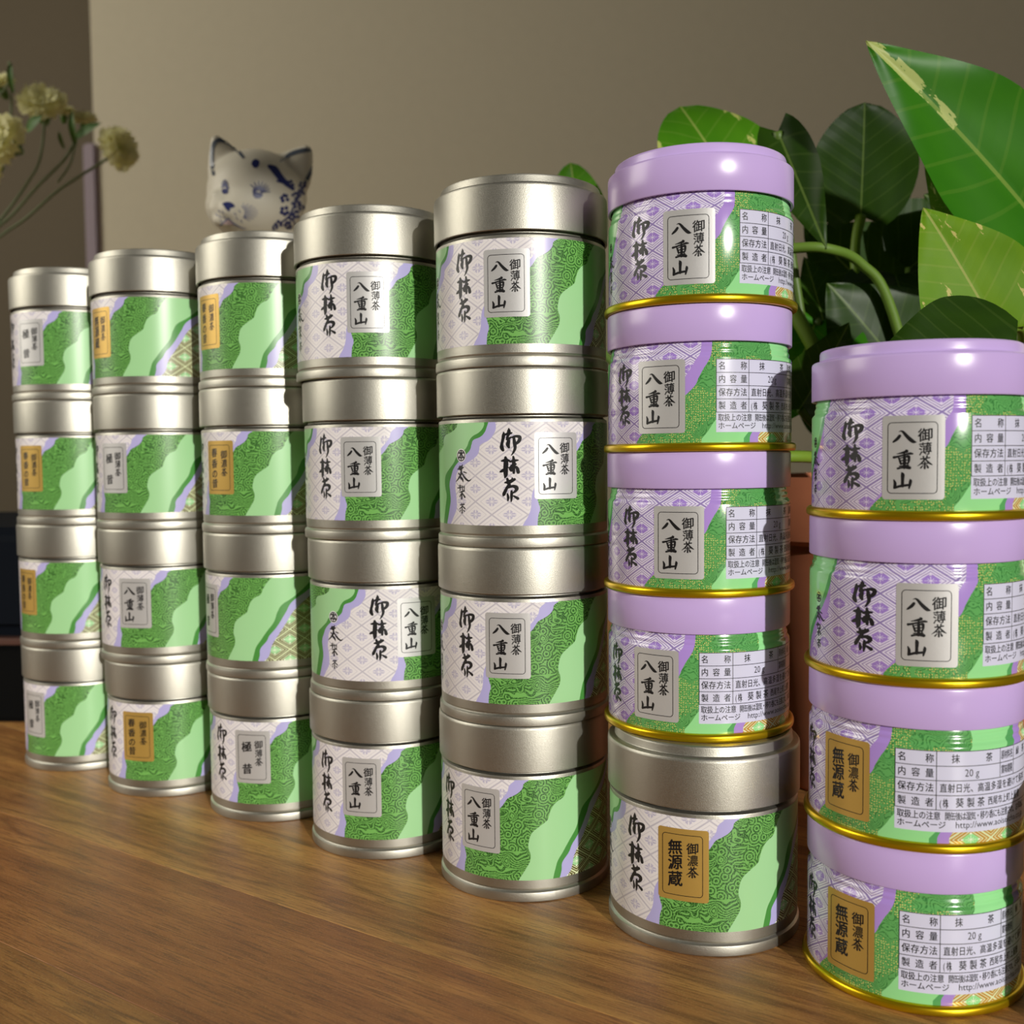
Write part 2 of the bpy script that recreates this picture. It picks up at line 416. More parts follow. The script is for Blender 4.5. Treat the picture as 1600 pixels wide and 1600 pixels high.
JU = [[(490,680,14),(512,702,40),(430,728,28),(338,748,8)], [(288,806,36),(350,794,28),(500,756,24),(562,742,34),(606,746,22)], [(465,730,22),(470,850,42),(466,985,36)],
 [(370,812,18),(398,880,30),(408,926,20)], [(370,832,14),(460,802,18),(530,790,34)], [(542,796,40),(546,860,30),(522,920,22)], [(402,862,16),(520,852,16)], [(410,915,22),(520,905,22)],
 [(384,958,18),(540,944,20)], [(355,995,30),(450,980,24),(556,984,46)]]
YAMA = [[(420,1065,12),(442,1100,48),(440,1200,40),(440,1295,42)], [(290,1190,18),(312,1250,40),(304,1322,36)], [(300,1328,30),(400,1296,36),(552,1276,32)], [(566,1180,14),(576,1215,42),(552,1332,22)]]
CHA = [[(732,852,18),(800,842,14),(880,830,18)], [(776,812,20),(788,880,12)], [(838,800,20),(822,870,12)], [(802,856,20),(750,920,20),(680,972,6)], [(812,858,14),(870,918,26),(926,952,10)],
 [(760,936,14),(850,926,14)], [(802,908,18),(800,1012,24)], [(772,960,10),(735,1002,20)], [(830,950,12),(854,996,28)]]

def matcha_text(f, zc, zscale, xscale=1.0):
    for st in MATCHA: f.brush([((x-861)/41.6*xscale, zc-(y-950)/41.6*zscale, w/41.6*1.65) for x, y, w in st])
def aoi_text(f, u0, zc, zscale, xs=1.0):
    for st in AOI: f.brush([(u0+(x-190)*1.3/41.6*xs, zc-(y-1290)/41.6*zscale, w/41.6*1.45) for x, y, w in st], 4)

def make_sticker(kind):
    """sticker sheet + lettering, centred on u=0, z from 0 to 22.3"""
    Wd, Hh = 15.7, 22.3
    sheet = Flat(); pts = []
    r = 0.9
    for cx, cz, a0 in ((Wd/2-r, Hh-r, 0), (-Wd/2+r, Hh-r, 90), (-Wd/2+r, r, 180), (Wd/2-r, r, 270)):
        for i in range(7):
            a = radians(a0+90*i/6); pts.append((cx+r*cos(a), cz+r*sin(a)))
    sheet.addg(pts, [tuple(range(len(pts)))])
    let = Flat()
    let.ring(-6.5, 1.55, 6.1, Hh-1.75, 1.15, 0.2)
    X = lambda x: (x-80)/1068*Wd-Wd/2
    Z = lambda y: Hh-(y-95)/1430*Hh
    k = Wd/1068
    small = '御薄茶' if kind in ('yae', 'goku') else '御濃茶'
    if kind == 'yae':
        for st in HACHI+JU+YAMA: let.brush([(X(x), Z(y), w*k*1.35) for x, y, w in st], 4)
    elif kind == 'mugen':
        for ch, fy in zip('無源蔵', (0.265, 0.475, 0.705)): let.char(ch, -2.35, Hh*(1-fy), 4.7, 4.9, 0.026, 0.13)
    elif kind == 'goku':
        for ch, fy in zip('極昔', (0.31, 0.73)): let.char(ch, -2.3, Hh*(1-fy), 4.9, 4.6, 0.026, 0.12)
    else:
        for ch, fy in zip('春香の昔', (0.225, 0.43, 0.62, 0.80)): let.char(ch, -2.9, Hh*(1-fy), 4.1, 4.0, 0.024, 0.12)
    dz = 0 if kind == 'yae' else -0.6
    let.char(small[0], 3.0, Hh*0.765+dz, 3.8, 3.7, 0.018, 0.12); let.char(small[1], 3.0, Hh*0.60+dz, 3.4, 3.6, 0.014, 0.10)
    for st in CHA: let.brush([(X(x)+0.15, Z(y)+dz+0.25, w*k*1.45) for x, y, w in st], 3)
    return sheet, let

TH_STICK = {}
def sticker_meshes(R, kind):
    key = (R, kind)
    if key not in TH_STICK:
        sheet, let = make_sticker(kind)
        a = sheet.wrap('sticker', R+0.045, M_SSTICK if kind in ('yae', 'goku') else M_GSTICK)
        b = let.wrap('lettering', R+0.075, M_INK)
        TH_STICK[key] = (a.data, b.data)
        bpy.data.objects.remove(a); bpy.data.objects.remove(b)
    return TH_STICK[key]

# ------------------------------------------------------------------ tin prototypes (meshes shared by the copies)
HS, HP, DL = 60.603, 44.555, 3.135          # stacking pitch of silver and lilac tins, height of the silver lid's raised disc
RS, RL = 30.42, 29.66
protoS = empty('tea_tin')
lathe('body', [(0, 3.35), (29.0, 3.35), (29.25, 3.0), (29.35, 0.35), (29.7, 0), (30.6, 0), (30.95, 0.35), (31.0, 0.9), (31.0, 2.7), (30.85, 3.3), (30.35, 3.65), (30.1, 3.95), (30.2, 4.3), (30.36, 4.6), (30.36, 42.9), (30.2, 43.35), (29.6, 43.7), (29.1, 44.1), (29.0, 44.6), (29.0, 47.0), (28.8, 47.2), (0, 47.2)], M_METAL, protoS)
lathe('lid', [(30.2, 46.5), (30.2, 44.95), (30.45, 44.83), (30.85, 44.83), (31.0, 45.05), (31.0, 59.3), (30.9, 59.9), (30.6, 60.35), (30.1, 60.6), (29.2, 60.6), (28.75, 60.75), (28.6, 61.1), (28.6, 62.9), (28.4, 63.45), (27.9, 63.73), (0, 63.73)], M_METAL, protoS)
lab = lathe('paper_label', [(RS, 7.5), (RS, 42.25)], M_LABEL, protoS, uv_R=RS)
f = Flat(); matcha_text(f, 27.75, 1.0); aoi_text(f, -19.0, 19.6, 1.0)
f.ring(-19-2.0, 31.2-2.0, -19+2.0, 31.2+2.0, 2.0, 0.42); f.char('本', -19, 31.25, 3.2, 3.6, 0.05)
lt = f.wrap('lettering', RS+0.03, M_INK, lab)
f = Flat(); f.disc(-19, 31.2, 2.3); 
mk = f.wrap('crest_disc', RS+0.015, M_WHITE_INK, lab)

protoP = empty('tea_tin')
can = lathe('body', [(0, 3.7), (27.9, 3.7), (28.2, 2.3), (29.4, 1.6), (RL, 2.3), (RL, 28.2), (RL-0.15, 28.8), (RL-0.6, 29.3), (RL-0.85, 29.7), (RL-0.8, 30.1), (RL-0.75, 30.6), (RL-0.95, 31.1), (RL-1.2, 31.5), (RL-1.1, 31.9), (RL-1.05, 32.3), (RL-1.3, 32.8), (RL-1.3, 36), (0, 36)], M_CAN, protoP, uv_R=RL, sharp=50)
lathe('bottom_rim', [(27.85, 3.5), (27.95, 0.3), (28.2, 0), (30.5, 0), (30.95, 0.25), (31.12, 0.8), (31.12, 1.6), (30.95, 2.15), (30.5, 2.5), (RL+0.1, 2.65), (RL-0.2, 2.6)], M_GOLD, protoP, sharp=60)
lathe('lid', [(28.6, 36), (28.8, 33.4), (29.3, 33.14), (29.6, 33.16), (29.77, 33.4), (29.77, 43.7), (29.65, 44.15), (29.35, 44.42), (28.7, 44.52), (28.0, 44.6), (27.65, 44.85), (27.55, 45.3), (27.5, 47.1), (27.3, 47.7), (26.8, 48.0), (0, 48.0)], M_LID, protoP, sharp=60)
f = Flat(); matcha_text(f, 18.0, 0.79, 0.97); aoi_text(f, -17.6, 12.6, 0.74, 0.8)
f.ring(-17.6-1.5, 21.3-1.5, -17.6+1.5, 21.3+1.5, 1.5, 0.3); f.char('本', -17.6, 21.3, 2.3, 2.4, 0.05)
f.wrap('lettering', RL+0.03, M_INK, can)
# product information panel printed on the can
f = Flat(); f.rect(31.7, 5.7, 86, 27.7); pan = f.wrap('info_panel', RL+0.02, M_PANEL, protoP)
f = Flat(); lw = 0.19
zz = [27.6, 23.6, 19.65, 15.65, 11.7]
for z in zz: f.rect(31.75, z-lw/2, 86, z+lw/2)
f.rect(31.7, zz[4], 31.7+lw, zz[0]); f.rect(42.1, zz[4], 42.1+lw, zz[0]); f.rect(60.7, zz[2], 60.7+lw, zz[0]); f.rect(66.6, zz[2], 66.6+lw, zz[0])
mid = [(a+b)/2 for a, b in zip(zz, zz[1:])]
B = 0.012
for (t, z) in (('名称', mid[0]), ('内容量', mid[1]), ('保存方法', mid[2]), ('製造者', mid[3])): f.row(t, 32.4, 41.6, z, 2.25, 2.6, B)
f.row('抹茶', 46.0, 58.0, mid[0], 2.25, 2.6, B); f.string('20 g', 49.6, mid[1], 2.9, 0.85, B)
f.row('原材料名', 61.2, 66.3, mid[0], 1.3, 2.6, B); f.row('賞味期限', 61.2, 66.3, mid[1], 1.3, 2.6, B)
f.row('緑茶', 68, 74, mid[0], 1.9, 2.4, B)
f.row('直射日光、高温多湿を避けて保存', 43.0, 74.0, mid[2], 2.0, 2.6, B)
f.row('(株)', 43.0, 46.2, mid[3]-0.1, 1.5, 2.6, B); f.row('葵製茶', 47.2, 55.6, mid[3], 2.3, 2.8, B); f.row('西尾市上町上屋敷', 56.6, 70.5, mid[3], 1.7, 2.5, B)
f.row('取扱上の注意', 32.3, 43.4, 10.05, 1.9, 2.4, B); f.row('開缶後は湿気・移り香にも注意され、お早めに', 44.4, 74.0, 10.05, 1.55, 2.4, B)
f.row('ホームページ', 32.3, 44.8, 7.6, 2.1, 2.2, B); f.string('http://www.aoiseicha.co.jp', 47.2, 7.6, 2.5, 0.98, B)
f.wrap('lettering', RL+0.045, M_INK, pan)

def copy_tree(o, parent=None):
    c = o.copy(); col.objects.link(c)
    if parent: c.parent = parent
    for ch in list(o.children):
        if ch.name.startswith('__'): continue
        copy_tree(ch, c)
    return c

STACK = [(-220.3, 525.2), (-163.4, 485.3), (-104.7, 452.0), (-51.9, 410.5), (3.5, 371.95)]
DX = {(8,3):0,(1,0):-.25,(1,1):.05,(1,2):-.46,(1,3):-.11,(2,0):-.89,(2,1):-.63,(2,2):-.41,(2,3):1.06,(3,0):-.11,(3,1):-.18,(3,2):.05,(3,3):.41,(4,0):-1.97,(4,1):.19,(4,2):1.14,(4,3):.58,(5,0):.58,(5,1):.75,(5,2):.48,(5,3):.06,(6,4):-.04,(6,0):.42,(7,0):.42,(6,1):.05,(7,1):-.04,(6,2):-.2,(7,2):.03,(6,3):-.27,(7,3):-.22}
ROT = {(8,3):-26,(1,0):-28.2,(1,1):-32,(1,2):-38.1,(1,3):-35.6,(2,0):-37.9,(2,1):-31.6,(2,2):-22.9,(2,3):-24.6,(3,0):-40.1,(3,1):-35.5,(3,2):-46.1,(3,3):-22.2,(4,0):-14,(4,1):-20.1,(4,2):.4,(4,3):-23.5,(5,0):-21.4,(5,1):-4.8,(5,2):-22.1,(5,3):-32.7,(6,4):-28.2,(6,0):-25,(6,1):-31.9,(6,2):-28.6,(6,3):-36.8,(7,0):-29.5,(7,1):-24.9,(7,2):-47.7,(7,3):-46}
STK = {(8,3):('yae',16.0),(1,0):('goku',16.6),(1,1):('haru',17.2),(1,2):('haru',17.8),(1,3):('goku',17.4),(2,0):('mugen',16.2),(2,1):('goku',16.5),(2,2):('yae',17.0),(2,3):('haru',16.6),
 (3,0):('haru',16.4),(3,1):('haru',17.4),(3,2):('goku',16.8),(3,3):('goku',16.6),(4,0):('yae',15.5),(4,1):('yae',15.6),(4,2):('yae',14.8),(4,3):('yae',16.6),(5,0):('yae',16.2),(5,1):('yae',16.0),(5,2):('yae',16.1),(5,3):('yae',16.0),
 (6,4):('mugen',16.7),(6,0):('yae',16.3),(6,1):('yae',14.6),(6,2):('yae',17.2),(6,3):('yae',17.7),(7,0):('yae',17.0),(7,1):('yae',16.8),(7,2):('mugen',17.1),(7,3):('mugen',17.4)}
TXT = {'yae': 'grey 八重山', 'goku': 'grey 極昔', 'haru': 'gold 春香の昔', 'mugen': 'gold 無源蔵'}
ORD = {1: 'leftmost', 2: 'second', 3: 'third', 4: 'fourth', 5: 'fifth', 6: 'sixth', 7: 'rightmost'}
POSN = ['top', 'second from top', 'third from top', 'bottom']
def place(key, x, y, z, purple, posn, proto_used=[False, False]):
    proto, R = (protoP, RL) if purple else (protoS, RS)
    if not proto_used[purple]: t = proto; proto_used[purple] = True
    else:
        t = copy_tree(proto)
        for ch in list(t.children):
            if ch.name.split('.')[0] == 'sticker':
                for g in list(ch.children): bpy.data.objects.remove(g)
                bpy.data.objects.remove(ch)
    t.location = ((x+DX[key])*MM, y*MM, z*MM)
    rot = ROT[key]
    t.rotation_euler = (0, 0, rot/30.4 if not purple else rot/29.8)
    kind, off = STK[key]
    a, b = sticker_meshes(R, kind)
    s = bpy.data.objects.new('sticker', a); col.objects.link(s); s.parent = t
    s.location = (0, 0, (16.35 if not purple else 5.6)*MM); s.rotation_euler = (0, 0, off/R)
    l = bpy.data.objects.new('lettering', b); col.objects.link(l); l.parent = s
    s['label'] = TXT[kind].split()[0] + ' foil sticker with black brush characters'
    k = key[0]
    st = f'{ORD.get(k)} stack' + ('' if k in (1, 7) else ' from left')
    if purple: lb = f'lilac-lidded tea tin with {TXT[kind]} sticker, {posn} of the {st}'
    elif k == 8: lb = 'lone silver tea tin just past the right edge, shading the lowest lilac-lidded tin'
    elif k == 6: lb = 'silver tea tin with gold 無源蔵 sticker under the lilac-lidded tins'
    else: lb = f'silver tea tin with {TXT[kind]} sticker, {posn} of the {st}'
    tag(t, lb, 'tin', 'stacked lilac-lidded tea tins' if purple else 'stacked silver tea tins')
for k in range(1, 6):
    x, y = STACK[k-1]
    for i in range(4): place((k, i), x, y, HS*(3-i), False, POSN[i])
place((6, 4), 62.0, 332.5, 0, False, 'bottom')
for i in range(4): place((6, i), 61.84, 338.9, HS+DL+HP*(3-i), True, POSN[i] if i < 3 else 'fourth from top')
for i in range(4): place((7, i), 117.84, 298.0, HP*(3-i), True, POSN[i])
# the single tin that continues the row just outside the frame; its shadow falls on the bottom right tin
place((8, 3), 174.5, 257.0, 0, False, 'bottom')

# ------------------------------------------------------------------ setting: table, walls
def box(name, x0, y0, z0, x1, y1, z1, mat, parent=None, bevel=0.0, M=None, scale=1.0):
    bm = bmesh.new(); bmesh.ops.create_cube(bm, size=1)
    for v in bm.verts: v.co = Vector(((x0+x1)/2+v.co.x*(x1-x0), (y0+y1)/2+v.co.y*(y1-y0), (z0+z1)/2+v.co.z*(z1-z0)))
    if bevel: bmesh.ops.bevel(bm, geom=bm.edges[:], offset=bevel, segments=3, affect='EDGES', clamp_overlap=True)
    if M: bmesh.ops.transform(bm, matrix=M, verts=bm.verts)
    me = bpy.data.meshes.new(name); bm.to_mesh(me); bm.free(); me.materials.append(mat)
    o = bpy.data.objects.new(name, me); col.objects.link(o)
    if parent: o.parent = parent
    return o

def wood_mat():
    n = NT('oiled_walnut'); o = n.obj()
    info = n.new('ShaderNodeObjectInfo')
    mp = n.new('ShaderNodeMapping'); n.put(mp.inputs['Vector'], o); mp.inputs['Scale'].default_value = (2.2, 26, 26)
    off = n.new('ShaderNodeCombineXYZ'); n.put(off.inputs[0], n.mul(info.outputs['Random'], 7.0)); n.put(off.inputs[1], n.mul(info.outputs['Random'], 31.0)); n.t.links.new(off.outputs[0], mp.inputs['Location'])
    P = mp.outputs[0]
    a = n.noise(P, 1.0, 4, 0.55); b = n.noise(P, 3.2, 5, 0.7)
    mp2 = n.new('ShaderNodeMapping'); n.put(mp2.inputs['Vector'], o); mp2.inputs['Scale'].default_value = (60, 1500, 1500)
    fib = n.noise(mp2.outputs[0], 1.0, 3, 0.7)
    rg = n.m_('FRACT', n.mul(a, 5.0))
    line = n.mul(n.m_('MAXIMUM', n.m_('SUBTRACT', 1.0, n.mul(n.m_('ABSOLUTE', n.m_('SUBTRACT', rg, 0.5)), 7.0)), 0.0), 0.55)
    c = n.ramp(n.mad(b, 0.5, n.mul(a, 0.5)), [(0.34, s2l(124, 78, 44)), (0.46, s2l(164, 112, 64)), (0.56, s2l(190, 138, 78)), (0.68, s2l(214, 170, 98))])
    c = n.mix(line, c, s2l(96, 58, 34))
    pore = n.noise(o, 1500, 2, 0.6)
    c = n.mix(n.mul(n.lt(fib, 0.46), 0.5), c, s2l(92, 60, 34))
    c = n.mix(n.mul(n.gt(pore, 0.6), 0.18), c, s2l(214, 172, 112))
    mm = n.new('ShaderNodeMix', data_type='RGBA', blend_type='MULTIPLY'); mm.inputs[0].default_value = 1.0; n.put(mm.inputs[6], c); n.put(mm.inputs[7], info.outputs['Color'])
    n.set(Base_Color=mm.outputs[2], Roughness=n.mad(fib, 0.2, 0.34), Specular_IOR_Level=0.4); n.bump(fib, 0.25, 0.0002); return n.m
M_WOOD = wood_mat()
TA = radians(-34.0)
table = empty('wooden_table', (0, 0, 0), TA)
tag(table, 'oiled brown wooden tabletop of glued planks under the tea tins', 'table')
# local frame: x along the planks, y across them; seams lie 171 mm, 238 mm ... from the camera foot
seams = [-230, -163, -96, -29, 38, 104, 171, 238, 318, 385, 452, 519, 586, 653, 720, 790, 860, 930, 1000]
for a, b in zip(seams, seams[1:]):
    pk = box('plank', -1.3, (a+0.06)*MM, -0.03, 1.3, (b-0.06)*MM, 0, M_WOOD, table, bevel=0.00012)
    pk.color = {104: (1.0, 1.06, 0.95, 1), 171: (0.98, 0.92, 0.90, 1), 238: (0.96, 0.98, 0.92, 1)}.get(a, (1, 1, 1, 1))

def wall_paint(name, rgb, tex=0.04):
    n = NT(name); o = n.obj(); nz = n.noise(o, 60, 4, 0.6)
    c = s2l(*rgb); n.set(Base_Color=n.mix(nz, tuple(x*(1-tex) for x in c[:3])+(1,), tuple(min(1, x*(1+tex)) for x in c[:3])+(1,)), Roughness=0.85)
    n.bump(nz, 0.1, 0.001); return n.m
M_WALL = wall_paint('beige_wall_paint', (214, 204, 178)); M_SHADED_WALL = wall_paint('shaded_recess_taupe', (120, 108, 88)); M_LIT_CORNER = wall_paint('lit_corner_lavender', (164, 150, 158))
def st(o): o['kind'] = 'structure'; return o
st(box('wall_back', -0.637, 1.60, -0.75, 2.4, 1.75, 2.4, M_WALL))
st(box('wall_left', -3.2, 2.05, -0.75, -0.60, 2.15, 2.4, M_SHADED_WALL))  # shade of the recess is put into the darker wall colour
st(box('lit_corner_1', -0.652, 1.592, -0.75, -0.632, 1.76, 0.64, M_LIT_CORNER, bevel=0.003))  # added strip; bounce light on the wall corner is put into its lavender colour
# unseen wall behind the photographer, added with an opening shaped to clip the sun
X0, X1, Z0, Z1, YW = 0.22, 1.22, 0.34, 0.83, -1.4
wb = bmesh.new()
for (a, b, c_, d) in ((-1.6, X0, -0.75, 2.4), (X1, 2.6, -0.75, 2.4), (X0, X1, -0.75, Z0), (X0, X1, Z1, 2.4)):
    r = bmesh.ops.create_cube(wb, size=1)
    for v in r['verts']: v.co = Vector(((a+b)/2+v.co.x*(b-a), YW-0.06+v.co.y*0.12, (c_+d)/2+v.co.z*(d-c_)))
me = bpy.data.meshes.new('sun_clip_wall'); wb.to_mesh(me); wb.free(); me.materials.append(wall_paint('dim_wall_paint', (120, 110, 96)))
o = bpy.data.objects.new('sun_clip_wall', me); col.objects.link(o); st(o)
st(box('floor', -3.2, -1.6, -0.80, 2.6, 2.3, -0.75, simple('dark_floor', (60, 50, 40), 0.6)))

# dark box standing at the back left of the table
M_NAVY = simple('near_black_navy_fabric', (6, 10, 17), 0.9, 0.0, Specular_IOR_Level=0.1); M_BLK = simple('black_board', (4, 4, 4), 0.9, 0.0, Specular_IOR_Level=0.1); M_RED = simple('dark_reddish_wood', (70, 44, 36), 0.5)
db = empty('storage_box', (-0.432, 0.70, 0), radians(-4))
tag(db, 'near-black storage box with thin reddish wooden band behind the leftmost stack', 'box')
box('base', -0.17, -0.10, 0, 0.17, 0.10, 0.046, M_BLK, db, 0.003); box('band', -0.172, -0.102, 0.046, 0.172, 0.102, 0.050, M_RED, db, 0.0008); box('cover', -0.17, -0.10, 0.050, 0.17, 0.10, 0.114, M_NAVY, db, 0.008)

# ------------------------------------------------------------------ ceramic cat
def cat():
    Y = 0.62; s = Y/FPX*1.0                      # metres per photo pixel at the cat
    C = at(404, 304, Y); base = Vector((C.x, Y, 0))
    root = empty('cat_figurine', base)
    tag(root, 'white ceramic cat figurine painted with blue flowers, peering over the third stack', 'figurine')
    bm = bmesh.new()
    def ell(c, r, rot=None):
        g = bmesh.ops.create_icosphere(bm, subdivisions=4, radius=1)
        M = Matrix.Translation(Vector(c)*s+(C-base)) @ (rot or Matrix()) @ Matrix.Diagonal((r[0]*s, r[1]*s, r[2]*s, 1))
        bmesh.ops.transform(bm, matrix=M, verts=g['verts'])
    ell((-2, 0, 0), (75, 76, 66)); ell((-6, -6, -22), (72, 72, 50))
    ell((-36, -52, -24), (24, 22, 20)); ell((-47, -48, -32), (16, 20, 15)); ell((-30, -56, -34), (19, 20, 17)); ell((-44, -46, -48), (15, 18, 12))
    ell((-46, -66, -17), (8, 7, 6))
    def ear(base_pts, tip, th):                  # solid leaf-like ear: base edge to tip, px offsets
        P0, P1, T = [Vector(p) for p in (*base_pts, tip)]
        n = 10; ringv = []
        for i in range(n+1):
            t = i/n; m = ((P0+P1)/2).lerp(T, t); h = (P1-P0)/2*(1-t**1.5*0.86)*1.06
            row = []
            for k in range(12):
                an = 2*pi*k/12
                row.append(bm.verts.new((m+h*cos(an)+Vector((0, 1, 0))*th*(1-0.5*t)*sin(an))*s+(C-base)))
            ringv.append(row)
        for i in range(n):
            for k in range(12): bm.faces.new((ringv[i][k], ringv[i][(k+1) % 12], ringv[i+1][(k+1) % 12], ringv[i+1][k]))
        bm.faces.new(ringv[0][::-1]); bm.faces.new(ringv[n])
    ear([(-72, -8, 16), (-16, -8, 48)], (-62, -14, 84), 18)
    ear([(24, -4, 50), (76, -4, 6)], (82, -10, 68), 18)
    # neck, body, haunches, paws
    zb = lambda z: (z-C.z)/s
    ell((10, 20, -110), (52, 52, 90)); ell((16, 28, zb(0.13)), (78, 84, 210)); ell((18, 40, zb(0.07)), (112, 110, 150))
    ell((-40, -50, zb(0.05)), (30, 34, 130)); ell((30, -60, zb(0.05)), (30, 34, 130)); ell((-42, -74, zb(0.022)), (34, 40, 26)); ell((30, -84, zb(0.022)), (34, 40, 26))
    for v in bm.verts: v.co.z = max(v.co.z, 0.0005)
    me = bpy.data.meshes.new('body'); bm.to_mesh(me); bm.free()
    o = bpy.data.objects.new('body', me); col.objects.link(o)
    md = o.modifiers.new('r', 'REMESH'); md.mode = 'VOXEL'; md.voxel_size = 0.0013
    sm = o.modifiers.new('s', 'SMOOTH'); sm.iterations = 5; sm.factor = 0.6
    dg = bpy.context.evaluated_depsgraph_get(); dg.update()
    me2 = bpy.data.meshes.new_from_object(o.evaluated_get(dg)); o.modifiers.clear(); o.data = me2; bpy.data.meshes.remove(me); me2.name = 'body'
    me2.materials.append(simple('white_glazed_ceramic', (226, 219, 200), 0.5)); me2.polygons.foreach_set('use_smooth', [True]*len(me2.polygons))
    o.parent = root
    tree = BVHTree.FromPolygons([v.co.copy() for v in me2.vertices], [tuple(p.vertices) for p in me2.polygons])
    origin = Vector((0, 0, HC))-base
    def paint(name, strokes, mat, pull=None, grow=1.0):
        V, F = [], []
        for stx in strokes:
            Q = catmull([(x, y, w) for x, y, w in stx], 5); prev = None
            for i, (x, y, w) in enumerate(Q):
                a, b = Q[max(i-1, 0)], Q[min(i+1, len(Q)-1)]
                tx, ty = b[0]-a[0], b[1]-a[1]; L = math.hypot(tx, ty) or 1
                cur = []
                for sg in (1, 0, -1):
                    px, py = x-ty/L*w/2*sg*grow, y+tx/L*w/2*sg*grow
                    for tt in ((0, .05, .1, .15, .2, .25, .3) if pull else (0,)):
                        qx, qy = (px+(pull[0]-px)*tt, py+(pull[1]-py)*tt) if pull else (px, py)
                        q = at(qx, qy, Y)-base
                        h = tree.ray_cast(origin, (q-origin).normalized())
                        if h[0] is not None and abs(h[0].y) < 0.06: break
                    if h[0] is None: cur = None; break
                    cur.append(h[0]+h[1]*0.00025)
                if cur and prev is not None:
                    k = len(V); V += [tuple(c) for c in prev+cur]; F += [(k, k+1, k+4, k+3), (k+1, k+2, k+5, k+4)]
                prev = cur
        if V: return mesh_obj(name, V, F, mat, o, scale=1.0)
    BL = simple('cobalt_glaze', (36, 44, 104), 0.4); GB = simple('grey_blue_glaze', (92, 100, 112), 0.2); PL = simple('pale_blue_glaze', (120, 124, 160), 0.2); PK = simple('pale_pink_glaze', (206, 180, 178), 0.2)
    def Z(x, y): return (300+x/7.27, 200+y/7.27)
    def S(*p): return [(*Z(x, y), w/7.27) for x, y, w in p]
    paint('ear_outline', [S((250, 540, 34), (228, 400, 44), (232, 250, 44), (262, 165, 48), (330, 140, 52), (420, 170, 50), (520, 260, 46), (590, 345, 26))], GB, (357, 262))
    paint('ear_outline', [S((1000, 385, 24), (1120, 300, 46), (1250, 260, 50), (1380, 250, 46), (1400, 330, 40), (1370, 450, 40), (1300, 590, 44))], GB, (468, 262))
    nose = paint('nose', [S((350, 862, 14), (400, 872, 44), (450, 880, 40), (485, 890, 10)), S((395, 885, 40), (415, 920, 26), (418, 945, 10))], BL, None, 1.5)
    paint('eye', [S((755, 735, 40), (750, 760, 66), (752, 800, 30)), S((700, 740, 14), (720, 700, 26), (770, 690, 24), (800, 740, 16))]+[S((760+math.cos(a)*40, 725-math.sin(a)*40, 12), (760+math.cos(a)*130, 725-math.sin(a)*120, 5)) for a in [0.0, 0.3, 0.6, 0.9, 1.25, 1.6, 2.0, 2.4]], BL, None, 1.8)
    paint('eye', [S((375, 690, 30), (378, 720, 44), (382, 750, 24)), S((335, 680, 10), (375, 655, 20), (420, 690, 12))]+[S((375+math.cos(a)*25, 680-math.sin(a)*30, 10), (375+math.cos(a)*45, 680-math.sin(a)*95, 5)) for a in [0.5, 0.9, 1.3, 1.7, 2.1, 2.5]], BL, None, 1.7)
    paint('whiskers', [S((560+math.cos(a)*40, 960-math.sin(a)*60, 10), (560+math.cos(a)*190, 960-math.sin(a)*110, 5)) for a in [-1.0, -0.7, -0.4, -0.1, 0.2, 0.5, 0.8, 1.1, 1.4]]+[S((300+x, 930+y, 8), (300+x+25, 960+y, 8)) for x, y in ((0, 0), (40, 10), (-30, 40), (10, 60), (60, 70), (20, 110), (180, 30), (230, 0), (200, 80), (250, 110), (290, 60))], PL)
    paint('mouth', [S((310, 1110, 8), (350, 1080, 16), (410, 1020, 12)), S((410, 1020, 12), (470, 1080, 16), (560, 1130, 10), (620, 1145, 5))], PL)
    paint('mouth', [S((350, 1085, 10), (410, 1070, 50), (470, 1095, 12))], PK)
    rnd = random.Random(4); fl = []
    fl.append(S((700, 365, 24), (720, 400, 60), (720, 455, 24)))
    fl.append(S((860, 430, 18), (930, 470, 50), (1000, 560, 44), (1080, 640, 34), (1160, 700, 24)))
    for (cx, cy, r) in ((1110, 640, 46), (1050, 800, 48), (1050, 940, 52), (1180, 980, 46), (1180, 860, 50), (1230, 740, 44), (1170, 770, 40), (980, 1090, 42), (1090, 1100, 44), (940, 1130, 30), (1250, 650, 40), (1130, 1010, 36), (1240, 900, 36)):
        for k in range(5):
            a = 2*pi*k/5+rnd.random(); fl.append(S((cx+cos(a)*r*0.3, cy+sin(a)*r*0.3, 12), (cx+cos(a)*r*0.75, cy+sin(a)*r*0.75, r*0.55), (cx+cos(a)*r*1.15, cy+sin(a)*r*1.15, 10)))
    fl += [S((960, 600, 14), (1040, 620, 18), (1100, 640, 10)), S((1290, 600, 20), (1250, 700, 14), (1200, 800, 14), (1150, 900, 14), (1100, 1000, 14), (1000, 1080, 10)), S((1090, 1060, 16), (1120, 1150, 10)), S((1140, 1030, 12), (1180, 1120, 8))]
    paint('painted_flowers', fl, BL, None, 1.6)
cat()

